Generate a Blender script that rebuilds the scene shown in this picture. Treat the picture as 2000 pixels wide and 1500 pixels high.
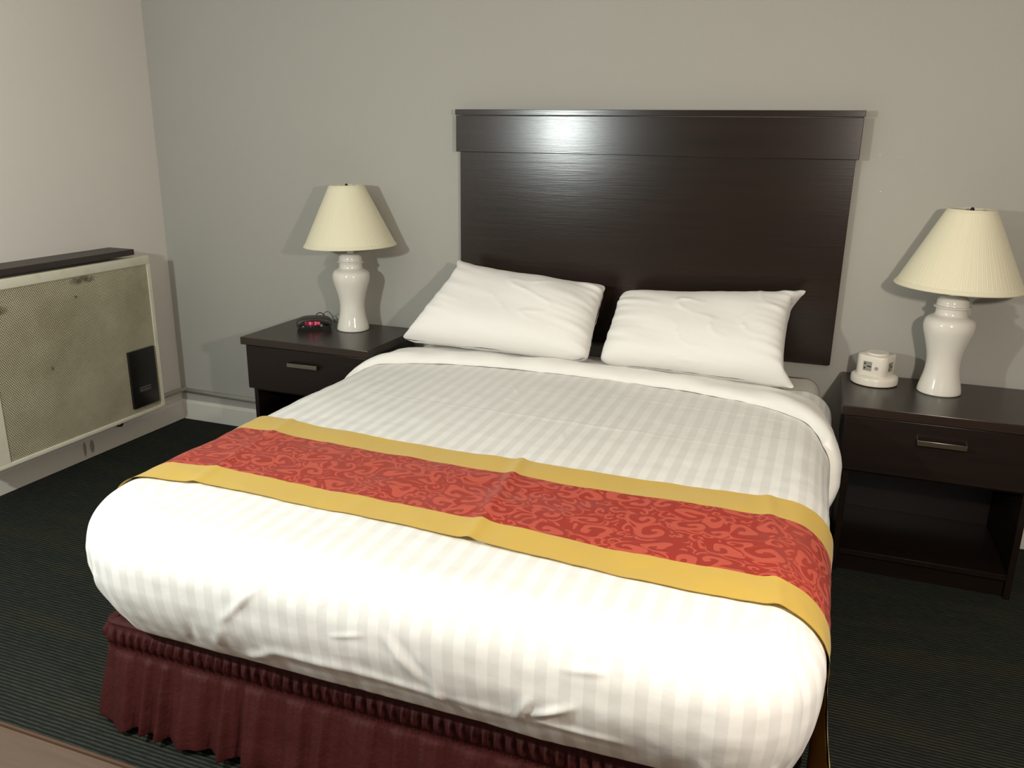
import bpy, bmesh, math, random
import numpy as np
from mathutils import Vector, Matrix, noise

for o in list(bpy.data.objects):
    bpy.data.objects.remove(o)
SC = bpy.context.scene
COL = SC.collection
PI = math.pi

# ------------------------------------------------------------------ camera
F_PX, YAW, PITCH, ROLL = 1623.4, 0.3544, -0.2890, 0.0144
CAM = Vector((0.4196, -3.2878, 1.4389))
fw = Vector((-math.sin(YAW)*math.cos(PITCH), math.cos(YAW)*math.cos(PITCH), math.sin(PITCH)))
rt = fw.cross(Vector((0, 0, 1))).normalized()
up = rt.cross(fw)
rt2 = rt*math.cos(ROLL) + up*math.sin(ROLL)
up2 = up*math.cos(ROLL) - rt*math.sin(ROLL)
cd = bpy.data.cameras.new('camera')
cam = bpy.data.objects.new('camera', cd)
COL.objects.link(cam)
cam.matrix_world = Matrix(((rt2.x, up2.x, -fw.x, CAM.x), (rt2.y, up2.y, -fw.y, CAM.y),
                           (rt2.z, up2.z, -fw.z, CAM.z), (0, 0, 0, 1)))
cd.sensor_width = 36
cd.lens = 36*F_PX/2000
cd.clip_start = 0.05
SC.camera = cam

# ------------------------------------------------------------------ world, lights, exposure
w = bpy.data.worlds.new('world')
SC.world = w
w.use_nodes = True
w.node_tree.nodes['Background'].inputs['Color'].default_value = (0.80, 0.78, 0.72, 1)
w.node_tree.nodes['Background'].inputs['Strength'].default_value = 0.02
SC.view_settings.view_transform = 'Standard'
SC.view_settings.look = 'None'
SC.view_settings.gamma = 1
SC.view_settings.use_curve_mapping = False
SC.view_settings.exposure = 1.08


def point(name, loc, watts, col, r):
    l = bpy.data.lights.new(name, 'POINT')
    l.energy = watts
    l.color = col
    l.shadow_soft_size = r
    o = bpy.data.objects.new(name, l)
    o.location = loc
    COL.objects.link(o)
    return o


point('cool_room_lamp', (-1.43, -2.82, 1.505), 43, (0.93, 1.0, 0.97), 0.045)
point('warm_room_lamp', (0.98, -2.62, 1.52), 44, (1.0, 0.905, 0.795), 0.045)

# ------------------------------------------------------------------ materials


def lin(c):
    return tuple(((v/255)/12.92 if v/255 <= .04045 else ((v/255+.055)/1.055)**2.4) for v in c) + (1,)


class N:
    """tiny node helper"""
    def __init__(s, name):
        s.m = bpy.data.materials.new(name)
        s.m.use_nodes = True
        s.t = s.m.node_tree
        s.b = s.t.nodes['Principled BSDF']

    def n(s, typ, **kw):
        nd = s.t.nodes.new(typ)
        for k, v in kw.items():
            if k.startswith('i_'):
                key = k[2:]
                key = int(key) if key.isdigit() else key
                nd.inputs[key].default_value = v
            else:
                setattr(nd, k, v)
        return nd

    def l(s, a, b):
        s.t.links.new(a, b)

    def mix(s, fac, a, b):
        nd = s.n('ShaderNodeMix', data_type='RGBA')
        s.put(nd.inputs[0], fac)
        s.put(nd.inputs[6], a)
        s.put(nd.inputs[7], b)
        return nd.outputs[2]

    def put(s, inp, v):
        if isinstance(v, bpy.types.NodeSocket):
            s.l(v, inp)
        else:
            inp.default_value = v

    def math(s, op, a, b=None, c=None, clamp=False):
        nd = s.n('ShaderNodeMath', operation=op)
        nd.use_clamp = clamp
        for i, v in enumerate((a, b, c)):
            if v is not None:
                s.put(nd.inputs[i], v)
        return nd.outputs[0]

    def coord(s, kind='Object', scale=(1, 1, 1)):
        tc = s.n('ShaderNodeTexCoord')
        mp = s.n('ShaderNodeMapping')
        mp.inputs['Scale'].default_value = scale
        s.l(tc.outputs[kind], mp.inputs['Vector'])
        return mp.outputs[0]

    def noise(s, vec, scale, detail=3, rough=.5):
        nd = s.n('ShaderNodeTexNoise')
        nd.inputs['Scale'].default_value = scale
        nd.inputs['Detail'].default_value = detail
        nd.inputs['Roughness'].default_value = rough
        s.l(vec, nd.inputs['Vector'])
        return nd.outputs['Fac']

    def ramp(s, fac, a, b):
        nd = s.n('ShaderNodeMapRange')
        s.put(nd.inputs[0], fac)
        nd.inputs[1].default_value = a
        nd.inputs[2].default_value = b
        return nd.outputs[0]

    def bump(s, h, strength, dist):
        nd = s.n('ShaderNodeBump')
        nd.inputs['Strength'].default_value = strength
        nd.inputs['Distance'].default_value = dist
        s.l(h, nd.inputs['Height'])
        s.l(nd.outputs[0], s.b.inputs['Normal'])
        return nd.outputs[0]

    def set(s, col=None, rough=None, metal=None, spec=None, **kw):
        if col is not None:
            s.put(s.b.inputs['Base Color'], col)
        if rough is not None:
            s.put(s.b.inputs['Roughness'], rough)
        if metal is not None:
            s.put(s.b.inputs['Metallic'], metal)
        if spec is not None:
            s.put(s.b.inputs['Specular IOR Level'], spec)
        for k, v in kw.items():
            s.put(s.b.inputs[k.replace('_', ' ')], v)
        return s.m


def plaster(name, col, rough=.75, b=.25):
    n = N(name)
    v = n.coord('Object')
    big = n.noise(v, 1.6, 3)
    c = n.mix(n.ramp(big, .3, .7), tuple(x*.965 for x in col[:3])+(1,), col)
    n.bump(n.noise(v, 160, 4, .6), b, .0015)
    return n.set(c, rough, spec=.3)


M_BACKWALL = plaster('grey_wall_paint', lin((174, 172, 165)))
M_LEFTWALL = plaster('off_white_wall_paint', lin((218, 212, 205)))
M_OTHER = plaster('cream_wall_paint', lin((205, 196, 182)))
M_CEIL = plaster('ceiling_paint', lin((205, 202, 195)), .9)
M_DIM = plaster('dimmed_wall_paint', lin((112, 107, 100)))  # for the unseen walls, darkened to cut bounce light and reflections
M_TRIM = plaster('baseboard_paint', lin((222, 218, 208)), .45, .1)
M_PIPE = plaster('grey_pipe_paint', lin((160, 157, 148)), .5, .1)


def carpet():
    n = N('ribbed_carpet')
    tc = n.n('ShaderNodeTexCoord')
    sep = n.n('ShaderNodeSeparateXYZ')
    n.l(tc.outputs['Object'], sep.inputs[0])
    v = n.coord('Object')
    wob = n.noise(v, 35, 2)
    yy = n.math('ADD', sep.outputs['Y'], n.math('MULTIPLY', wob, .003))
    rib = n.math('SINE', n.math('MULTIPLY', yy, 2*PI/.0115))
    rib01 = n.ramp(rib, -1, 1)
    # yarn flecks, stretched along the ribs
    fl = n.noise(n.coord('Object', (25, 170, 1)), 1.0, 3, .7)
    hue = n.noise(n.coord('Object', (1.3, 6, 1)), 1.6, 3, .6)
    c1 = n.mix(n.ramp(fl, .35, .65), lin((40, 43, 40)), lin((60, 64, 58)))
    c2 = n.mix(n.math('MULTIPLY', n.ramp(hue, .48, .66), .45), c1, lin((70, 66, 46)))
    c = n.mix(rib01, lin((26, 28, 26)), c2)
    n.bump(n.math('ADD', rib01, n.math('MULTIPLY', fl, .7)), .6, .003)
    return n.set(c, .95, spec=.08)


def laminate():
    n = N('brown_floor_boards')
    f = n.noise(n.coord('Object', (3, 45, 1)), 1.5, 5, .6)
    c = n.mix(f, lin((84, 70, 60)), lin((112, 94, 80)))
    n.bump(f, .15, .001)
    return n.set(c, .5, spec=.3)


def darkwood(name, a=(34, 22, 17), b=(52, 34, 26), rough=.34, axis='x', coat=0.0, spec=.5):
    n = N(name)
    sc = {'x': (1.5, 22, 38), 'z': (30, 30, 1.6), 'y': (30, 1.5, 30)}[axis]
    g = n.noise(n.coord('Object', sc), 1.4, 6, .62)
    big = n.noise(n.coord('Object', (1.2, 1.2, 2.5)), 1.7, 3)
    f = n.math('ADD', n.math('MULTIPLY', g, .65), n.math('MULTIPLY', big, .35))
    c = n.mix(n.ramp(f, .32, .68), lin(a), lin(b))
    pore = n.noise(n.coord('Object', tuple(k*4 for k in sc)), 1.5, 3, .6)
    n.bump(n.math('ADD', g, n.math('MULTIPLY', pore, .8)), .15, .0012)
    return n.set(c, rough, spec=spec)


M_HEAD = darkwood('dark_espresso_headboard_wood', (24, 15, 10), (40, 25, 17), rough=.22, spec=.55)
M_STAND = darkwood('dark_espresso_nightstand_wood', (20, 13, 10), (32, 21, 16), rough=.36, spec=.4)
M_STANDTOP = darkwood('dark_espresso_top_wood', (34, 24, 18), (46, 34, 26), rough=.30, spec=.6)
M_SILL = darkwood('dark_sill_wood', (46, 38, 36), (62, 53, 50), rough=.45, axis='y')


def plain(name, col, rough=.5, metal=0, spec=.5, bump=None, **kw):
    n = N(name)
    if bump:
        n.bump(n.noise(n.coord('Object'), bump[0], 3), bump[1], bump[2])
    return n.set(col, rough, metal, spec, **kw)


def ceramic():
    n = N('white_glazed_ceramic')
    n.bump(n.noise(n.coord('Object'), 9, 2), .08, .004)
    return n.set(lin((232, 228, 218)), .12, spec=.6)


M_CERAMIC = ceramic()
M_CHROME = plain('brushed_nickel', lin((146, 140, 128)), .30, 1.0)
M_BRASS = plain('aged_brass', lin((120, 92, 52)), .35, 1.0)


def shade_mat():
    n = N('cream_pleated_fabric')
    tc = n.n('ShaderNodeTexCoord')
    sep = n.n('ShaderNodeSeparateXYZ')
    n.l(tc.outputs['UV'], sep.inputs[0])
    s = n.math('SINE', n.math('MULTIPLY', sep.outputs['X'], 2*PI*150))
    fl = n.noise(n.coord('UV', (200, 1.2, 1)), 1, 2)
    h = n.math('ADD', n.ramp(s, -1, 1), n.math('MULTIPLY', fl, 1.2))
    n.bump(h, .3, .0010)
    c = n.mix(n.ramp(h, .2, 1.8), lin((226, 219, 190)), lin((238, 232, 206)))
    return n.set(c, .85, spec=.15, Sheen_Weight=.15)


M_SHADE = shade_mat()
M_SHADETRIM = plain('cream_braid_trim', lin((230, 224, 198)), .8, spec=.15, bump=(900, .3, .0006))


def satin_stripe():
    n = N('white_satin_stripe_cotton')
    tc = n.n('ShaderNodeTexCoord')
    sep = n.n('ShaderNodeSeparateXYZ')
    n.l(tc.outputs['UV'], sep.inputs[0])
    u = n.math('DIVIDE', sep.outputs['X'], .0465)
    fr = n.math('FRACT', u)
    tri = n.math('ABSOLUTE', n.math('SUBTRACT', fr, .5))
    st = n.ramp(tri, .235, .265)
    c = n.mix(st, lin((226, 225, 221)), lin((236, 235, 231)))
    r = n.math('MULTIPLY_ADD', st, .25, .45)
    v = n.coord('Object')
    soft = n.noise(v, 14, 4, .55)
    weave = n.noise(v, 900, 2)
    cr = n.noise(n.coord('Object', (1, 2.4, 1)), 26, 5, .6)
    h = n.math('ADD', n.math('MULTIPLY', soft, .8), n.math('MULTIPLY', cr, .25))
    h = n.math('ADD', h, n.math('MULTIPLY', weave, .03))
    n.bump(h, .30, .006)
    return n.set(c, r, spec=.25, Sheen_Weight=.1)


def cotton(name, col=(238, 236, 231), bd=.004, sc=18):
    n = N(name)
    v = n.coord('Object')
    n.bump(n.noise(v, sc, 5, .55), .3, bd)
    return n.set(lin(col), .75, spec=.2, Sheen_Weight=.15)


M_STRIPE = satin_stripe()
M_COTTON = cotton('white_cotton')
M_PILLOW = cotton('white_pillow_cotton', (238, 236, 232), .003, 22)
M_SHEET = cotton('off_white_fitted_sheet', (214, 209, 200))


def brocade():
    n = N('red_scroll_brocade')
    tc = n.n('ShaderNodeTexCoord')
    mp = n.n('ShaderNodeMapping')
    mp.inputs['Scale'].default_value = (1.0, 1.25, 1)
    n.l(tc.outputs['UV'], mp.inputs['Vector'])
    # gentle warp so that the scrolls vary
    wn = n.n('ShaderNodeTexNoise', i_Scale=9.0, i_Detail=1.0)
    n.l(mp.outputs[0], wn.inputs['Vector'])
    sub = n.n('ShaderNodeVectorMath', operation='SUBTRACT')
    n.l(wn.outputs['Color'], sub.inputs[0])
    sub.inputs[1].default_value = (.5, .5, .5)
    sc = n.n('ShaderNodeVectorMath', operation='SCALE')
    n.l(sub.outputs[0], sc.inputs[0])
    sc.inputs['Scale'].default_value = .10
    add = n.n('ShaderNodeVectorMath', operation='ADD')
    n.l(mp.outputs[0], add.inputs[0])
    n.l(sc.outputs[0], add.inputs[1])

    def scrolls(scale, turns, wid, rnd=.85):
        vo = n.n('ShaderNodeTexVoronoi', voronoi_dimensions='2D', i_Scale=scale, i_Randomness=rnd)
        n.l(add.outputs[0], vo.inputs['Vector'])
        dv = n.n('ShaderNodeVectorMath', operation='SUBTRACT')
        n.l(add.outputs[0], dv.inputs[0])
        n.l(vo.outputs['Position'], dv.inputs[1])
        s = n.n('ShaderNodeSeparateXYZ')
        n.l(dv.outputs[0], s.inputs[0])
        cs = n.n('ShaderNodeSeparateColor')
        n.l(vo.outputs['Color'], cs.inputs[0])
        hand = n.math('SUBTRACT', n.math('MULTIPLY', n.math('GREATER_THAN', cs.outputs[0], .5), 2), 1)
        ang = n.math('ARCTAN2', s.outputs['Y'], s.outputs['X'])
        ang = n.math('MULTIPLY', ang, hand)
        ph = n.math('MULTIPLY', cs.outputs[1], 2*PI)
        d = vo.outputs['Distance']
        sp = n.math('SINE', n.math('ADD', n.math('ADD', ang, ph), n.math('MULTIPLY', d, turns)))
        th = n.math('MULTIPLY_ADD', d, .9, wid)      # taper
        return n.ramp(n.math('SUBTRACT', sp, th), -.12, .12), d
    a, da = scrolls(11.0, 15.0, -.18, 1.0)
    b, db = scrolls(23.0, 12.0, .05, 1.0)
    edge = n.ramp(da, .42, .46)
    pat = n.math('ADD', n.math('MULTIPLY', a, n.math('SUBTRACT', 1.0, edge)), n.math('MULTIPLY', b, edge))
    pat = n.math('MINIMUM', pat, 1.0)
    c = n.mix(pat, lin((156, 44, 31)), lin((186, 78, 60)))
    r = n.math('MULTIPLY_ADD', pat, .22, .36)
    v = n.coord('UV')
    n.bump(n.math('ADD', n.math('MULTIPLY', pat, .5), n.math('MULTIPLY', n.noise(v, 30, 3), 1.0)), .3, .0015)
    return n.set(c, r, spec=.4, Sheen_Weight=.05)


M_BROCADE = brocade()


def gold():
    n = N('gold_satin_weave')
    v = n.coord('UV')
    f = n.noise(n.coord('UV', (300, 1500, 1)), 1, 2)
    c = n.mix(f, lin((192, 158, 58)), lin((208, 174, 76)))
    n.bump(n.math('ADD', n.math('MULTIPLY', f, .1), n.noise(v, 16, 3)), .3, .0018)
    return n.set(c, .5, spec=.35, Sheen_Weight=.2)


M_GOLD = gold()
M_MAROON = None


def maroon():
    n = N('maroon_polyester')
    v = n.coord('Object')
    n.bump(n.noise(v, 38, 5, .65), .6, .006)
    f = n.noise(v, 400, 2)
    return n.set(n.mix(f, lin((58, 19, 19)), lin((67, 25, 24))), .62, spec=.2)


M_MAROON = maroon()
M_BOX = plain('dark_box_spring_cloth', lin((36, 31, 28)), .8, spec=.2)
M_BLACKPL = plain('black_plastic', lin((24, 22, 20)), .32)
M_GREYPL = plain('charcoal_plastic', lin((52, 48, 43)), .45)
M_WHITEPL = plain('white_gloss_plastic', lin((232, 226, 214)), .22)
M_GREYSOCK = plain('grey_socket_plastic', lin((150, 147, 136)), .4)
M_OFFMETAL = None


def heater_enamel():
    n = N('ivory_heater_enamel')
    v = n.coord('Object')
    g = n.ramp(n.noise(v, 7, 5, .65), .52, .72)
    c = n.mix(n.math('MULTIPLY', g, .35), lin((216, 211, 192)), lin((164, 154, 128)))
    return n.set(c, .42, spec=.4)


M_OFFMETAL = heater_enamel()


def heater_mesh():
    # ivory expanded-metal face with staggered diamond openings
    n = N('perforated_ivory_metal')
    tc = n.n('ShaderNodeTexCoord')
    sep = n.n('ShaderNodeSeparateXYZ')
    n.l(tc.outputs['Object'], sep.inputs[0])
    P = .0098
    y = n.math('DIVIDE', sep.outputs['Y'], P)
    z = n.math('DIVIDE', sep.outputs['Z'], P*.62)
    row = n.math('FLOOR', z)
    off = n.math('MULTIPLY', n.math('MODULO', n.math('ABSOLUTE', row), 2.0), .5)
    fy = n.math('ABSOLUTE', n.math('SUBTRACT', n.math('FRACT', n.math('ADD', y, off)), .5))
    fz = n.math('ABSOLUTE', n.math('SUBTRACT', n.math('FRACT', z), .5))
    d = n.math('ADD', n.math('MULTIPLY', fy, 1.25), n.math('MULTIPLY', fz, 1.15))
    hole = n.ramp(d, .50, .40)
    v = n.coord('Object')
    dirt = n.ramp(n.noise(v, 3.2, 5, .65), .38, .72)
    base = n.mix(n.math('MULTIPLY', dirt, .55), lin((204, 196, 168)), lin((142, 130, 98)))
    # rust and scuff spots at the places seen on the panel
    vg = n.noise(v, 60, 4, .7)
    spots = None
    for (sy, sz, ry, rz) in ((-.655, .835, .085, .022), (-1.045, .775, .03, .022), (-1.10, .63, .022, .03),
                             (-.86, .50, .010, .014), (-.70, .77, .012, .010)):
        dy = n.math('DIVIDE', n.math('SUBTRACT', sep.outputs['Y'], sy), ry)
        dz = n.math('DIVIDE', n.math('SUBTRACT', sep.outputs['Z'], sz), rz)
        rr = n.math('ADD', n.math('MULTIPLY', dy, dy), n.math('MULTIPLY', dz, dz))
        k = n.ramp(n.math('ADD', rr, n.math('MULTIPLY', vg, 2.2)), 1.9, 1.0)
        spots = k if spots is None else n.math('MAXIMUM', spots, k)
    base = n.mix(n.math('MULTIPLY', spots, .8), base, lin((66, 52, 34)))
    c = n.mix(hole, base, lin((62, 53, 38)))
    n.bump(n.math('SUBTRACT', 1.0, hole), .8, .0025)
    return n.set(c, .5, spec=.35)


M_MESH = heater_mesh()
M_SILVER = plain('silver_print', lin((170, 168, 162)), .35, .6)

# ------------------------------------------------------------------ mesh helpers


def obj(name, bm, mat, parent=None, smooth=False, auto=None):
    me = bpy.data.meshes.new(name)
    bm.normal_update()
    bm.to_mesh(me)
    bm.free()
    me.materials.append(mat)
    if smooth:
        me.shade_smooth()
        if auto:
            try:
                me.set_sharp_from_angle(angle=math.radians(auto))
            except Exception:
                pass
    o = bpy.data.objects.new(name, me)
    COL.objects.link(o)
    if parent:
        o.parent = parent
    return o


def add_box(bm, x0, x1, y0, y1, z0, z1, bev=0.0, seg=2):
    r = bmesh.ops.create_cube(bm, size=1)
    for v in r['verts']:
        v.co = Vector((x0+(v.co.x+.5)*(x1-x0), y0+(v.co.y+.5)*(y1-y0), z0+(v.co.z+.5)*(z1-z0)))
    if bev:
        es = list({e for v in r['verts'] for e in v.link_edges})
        bmesh.ops.bevel(bm, geom=es, offset=bev, segments=seg, affect='EDGES', profile=.5)
    return bm


def box(name, x0, x1, y0, y1, z0, z1, mat, parent=None, bev=0.0, seg=2):
    return obj(name, add_box(bmesh.new(), x0, x1, y0, y1, z0, z1, bev, seg), mat, parent,
               smooth=bev > 0, auto=20)


def lathe(prof, n=64, z0=0.0, uv=False, pleat=None):
    bm = bmesh.new()
    uvl = bm.loops.layers.uv.new('UVMap') if uv else None
    rings = []
    for (r, z) in prof:
        ring = []
        for i in range(n):
            a = 2*PI*i/n
            rr = r
            if pleat:
                rr = r*(1+pleat[0]*math.sin(pleat[1]*a))
            ring.append(bm.verts.new((rr*math.cos(a), rr*math.sin(a), z+z0)))
        rings.append(ring)
    for k in range(len(rings)-1):
        for i in range(n):
            j = (i+1) % n
            f = bm.faces.new((rings[k][i], rings[k][j], rings[k+1][j], rings[k+1][i]))
            if uv:
                for lp, (uu, vv) in zip(f.loops, ((i/n, k), (((i+1)/n), k), (((i+1)/n), k+1), (i/n, k+1))):
                    lp[uvl].uv = (uu, vv/len(rings))
    return bm, rings


def cap(bm, ring, flip=False):
    bm.faces.new(ring[::-1] if flip else ring)


def tube(bm, pts, r, n=10):
    pts = [Vector(p) for p in pts]
    prev = None
    up0 = Vector((0, 0, 1))
    for i, p in enumerate(pts):
        t = (pts[min(i+1, len(pts)-1)]-pts[max(i-1, 0)]).normalized()
        a = t.cross(up0)
        if a.length < 1e-3:
            a = t.cross(Vector((0, 1, 0)))
        a.normalize()
        b = a.cross(t)
        ring = [bm.verts.new(p+a*r*math.cos(2*PI*k/n)+b*r*math.sin(2*PI*k/n)) for k in range(n)]
        if prev:
            for k in range(n):
                bm.faces.new((prev[k], prev[(k+1) % n], ring[(k+1) % n], ring[k]))
        else:
            bm.faces.new(ring[::-1])
        prev = ring
    bm.faces.new(prev)
    return bm


def grid_mesh(P, UV=None, closed_u=False):
    """P: array [n,m,3] -> bmesh of quads"""
    bm = bmesh.new()
    n, m = P.shape[:2]
    vs = [[bm.verts.new(P[i, j]) for j in range(m)] for i in range(n)]
    uvl = bm.loops.layers.uv.new('UVMap') if UV is not None else None
    for i in range(n if closed_u else n-1):
        i2 = (i+1) % n
        for j in range(m-1):
            f = bm.faces.new((vs[i][j], vs[i2][j], vs[i2][j+1], vs[i][j+1]))
            if UV is not None:
                for lp, (a, b) in zip(f.loops, ((i, j), (i2, j), (i2, j+1), (i, j+1))):
                    lp[uvl].uv = UV[a, b]
    return bm


def empty(name, loc, label=None, cat=None, group=None, rz=0):
    o = bpy.data.objects.new(name, None)
    COL.objects.link(o)
    o.location = loc
    o.rotation_euler = (0, 0, rz)
    o.empty_display_size = .1
    return tag(o, label, cat, group)


def tag(o, label=None, cat=None, group=None, kind=None):
    if label:
        o['label'] = label
    if cat:
        o['category'] = cat
    if group:
        o['group'] = group
    if kind:
        o['kind'] = kind
    return o


def struct(o):
    o['kind'] = 'structure'
    return o


def copy_tree(o, parent=None):
    c = o.copy()
    COL.objects.link(c)
    if parent:
        c.parent = parent
    for ch in [x for x in bpy.data.objects if x.parent == o]:
        copy_tree(ch, c)
    return c


def fbm(x, y, z, sc, seed=0.0):
    return noise.noise(Vector((x*sc+seed, y*sc+seed*1.7, z*sc-seed)))


# ------------------------------------------------------------------ room shell
XL, XR, YF, ZC = -2.638, 2.9, -4.9, 2.45
struct(box('wall_back', XL-.12, XR+.12, 0, .12, 0, ZC, M_BACKWALL))
struct(box('wall_left', XL-.12, XL, YF, 0, 0, ZC, M_LEFTWALL))
struct(box('wall_right', XR, XR+.12, YF, 0, 0, ZC, M_DIM))
struct(box('wall_front', XL-.12, XR+.12, YF-.12, YF, 0, ZC, M_DIM))
struct(box('ceiling', XL-.12, XR+.12, YF-.12, .12, ZC, ZC+.1, M_CEIL))
struct(box('floor', XL-.12, XR+.12, YF-.12, .12, -.1, -.006, laminate()))
cp = box('floor_carpet', XL, XR, -2.072, 0, -.006, 0.0, carpet())
tag(cp, 'dark green-grey ribbed carpet laid from the bed wall to the brown boards', 'carpet')
cp.name = 'carpet'
# metal/wood reducer strip at the carpet edge
struct(box('trim_1', XL, XR, -2.080, -2.0725, -.006, .001, plain('brown_edge_strip', lin((86, 62, 46)), .5)))


def stained_trim():
    n = N('stained_baseboard_paint')
    tc = n.n('ShaderNodeTexCoord')
    sep = n.n('ShaderNodeSeparateXYZ')
    n.l(tc.outputs['Object'], sep.inputs[0])
    g = n.noise(n.coord('Object'), 70, 4, .7)
    tot = None
    for (sy, sz, ry, rz) in ((-.648, .050, .009, .036), (-.607, .050, .013, .032)):
        dy = n.math('DIVIDE', n.math('SUBTRACT', sep.outputs['Y'], sy), ry)
        dz = n.math('DIVIDE', n.math('SUBTRACT', sep.outputs['Z'], sz), rz)
        rr = n.math('ADD', n.math('MULTIPLY', dy, dy), n.math('MULTIPLY', dz, dz))
        k = n.ramp(n.math('ADD', rr, n.math('MULTIPLY', g, .8)), 1.6, 1.0)
        tot = k if tot is None else n.math('MAXIMUM', tot, k)
    c = n.mix(n.math('MULTIPLY', tot, .7), lin((216, 211, 202)), lin((110, 98, 80)))
    return n.set(c, .5, spec=.3)


M_TRIMSTAIN = stained_trim()


def baseboard(name, pts0, pts1, axis):
    bm = bmesh.new()
    prof = [(0, 0), (.014, 0), (.014, .088), (.011, .094), (.007, .0965), (.005, .1015), (0, .1015)]
    A = []
    for (d, z) in prof:
        if axis == 'x':
            A.append((bm.verts.new((pts0, -d, z)), bm.verts.new((pts1, -d, z))))
        else:
            A.append((bm.verts.new((XL+d, pts0, z)), bm.verts.new((XL+d, pts1, z))))
    for i in range(len(A)-1):
        bm.faces.new((A[i][0], A[i][1], A[i+1][1], A[i+1][0]))
    bm.faces.new([a[0] for a in A][::-1])
    bm.faces.new([a[1] for a in A])
    bmesh.ops.recalc_face_normals(bm, faces=bm.faces)
    return struct(obj(name, bm, M_TRIM if axis == 'x' else M_TRIMSTAIN))


baseboard('baseboard_back', XL, XR, 'x')
baseboard('baseboard_left', YF, -.0, 'y')

# painted heating pipe that turns the corner above the baseboard
t = empty('heating_pipe', (-2.6, -.03, .15), 'thin grey painted pipe running above the baseboard around the room corner', 'pipe')
bm = bmesh.new()
pp = [(-1.27, -.0135, .152), (-2.2, -.0145, .154)]
pp += [(XL+.045, -.0145, .158)]
for k in range(7):
    a = k/6*PI/2
    pp.append((XL+.045-.023*math.sin(a), -.0375+.023*math.cos(a), .159))
pp += [(XL+.022, -.30, .160), (XL+.022, -.55, .160)]
tube(bm, [Vector(p)-Vector(t.location) for p in pp], .0120, 12)
obj('pipe', bm, M_PIPE, t, True)
# ------------------------------------------------------------------ bed
BX0, BX1, BTOP = -1.215, .512, .600     # outer faces of the bedding
YFOOT = -2.045


def prof_inset(z):
    """how far the bedding tucks in below its widest height"""
    if z > .43:
        return 0.0
    k = (.43-z)/(.43-.285)
    return .085*k**1.7


RC = .105


RPL, RPR = .26, .19


def plan(P):
    x, y = P[..., 0], P[..., 1]
    R = np.where(x < (BX0+BX1)/2, RPL, RPR)
    cx = np.clip(x, BX0+RPL, BX1-RPR)
    cy = np.maximum(y, YFOOT+R)
    return R, cx, cy


def rounded(P, off=0.0, foot=YFOOT, r=RC):
    """map points of the sharp box (x,y,z arrays) onto the rounded bedding, offset outward"""
    x, y, z = P[..., 0], P[..., 1], P[..., 2]
    RP, cx, cy = plan(P)
    dx, dy = x-cx, y-cy
    hh = np.sqrt(dx*dx+dy*dy)
    hs = np.where(hh < 1e-9, 1, hh)
    nx, ny = dx/hs, dy/hs
    rho = np.maximum(np.abs(dx), np.abs(dy))
    eh = np.clip(rho-(RP-r), 0, None)
    ev = np.clip(z-(BTOP-r), 0, None)
    L = np.sqrt(eh*eh+ev*ev)
    L = np.where(L < 1e-9, 1, L)
    ch, cv = eh/L, ev/L
    flat = np.minimum(rho, RP-r)
    R_ = flat+(r+off)*ch
    qz = np.minimum(z, BTOP-r)+(r+off)*cv
    ins = .078*np.clip((.46-qz)/.175, 0, 1.6)**1.65*(1-.45*np.clip(nx, 0, 1)*(ny < 0))
    R2 = R_-ins
    q = np.stack([cx+nx*R2, cy+ny*R2, qz], -1)
    nrm = np.stack([nx*ch, ny*ch, cv], -1)
    return q, nrm


def seg_dist(P, A, B):
    A = np.array(A, float)
    B = np.array(B, float)
    AB = B-A
    tt = np.clip(((P-A)@AB)/(AB@AB), 0, 1)
    D = P-(A+tt[..., None]*AB)
    return np.linalg.norm(D, axis=-1), tt


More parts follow.
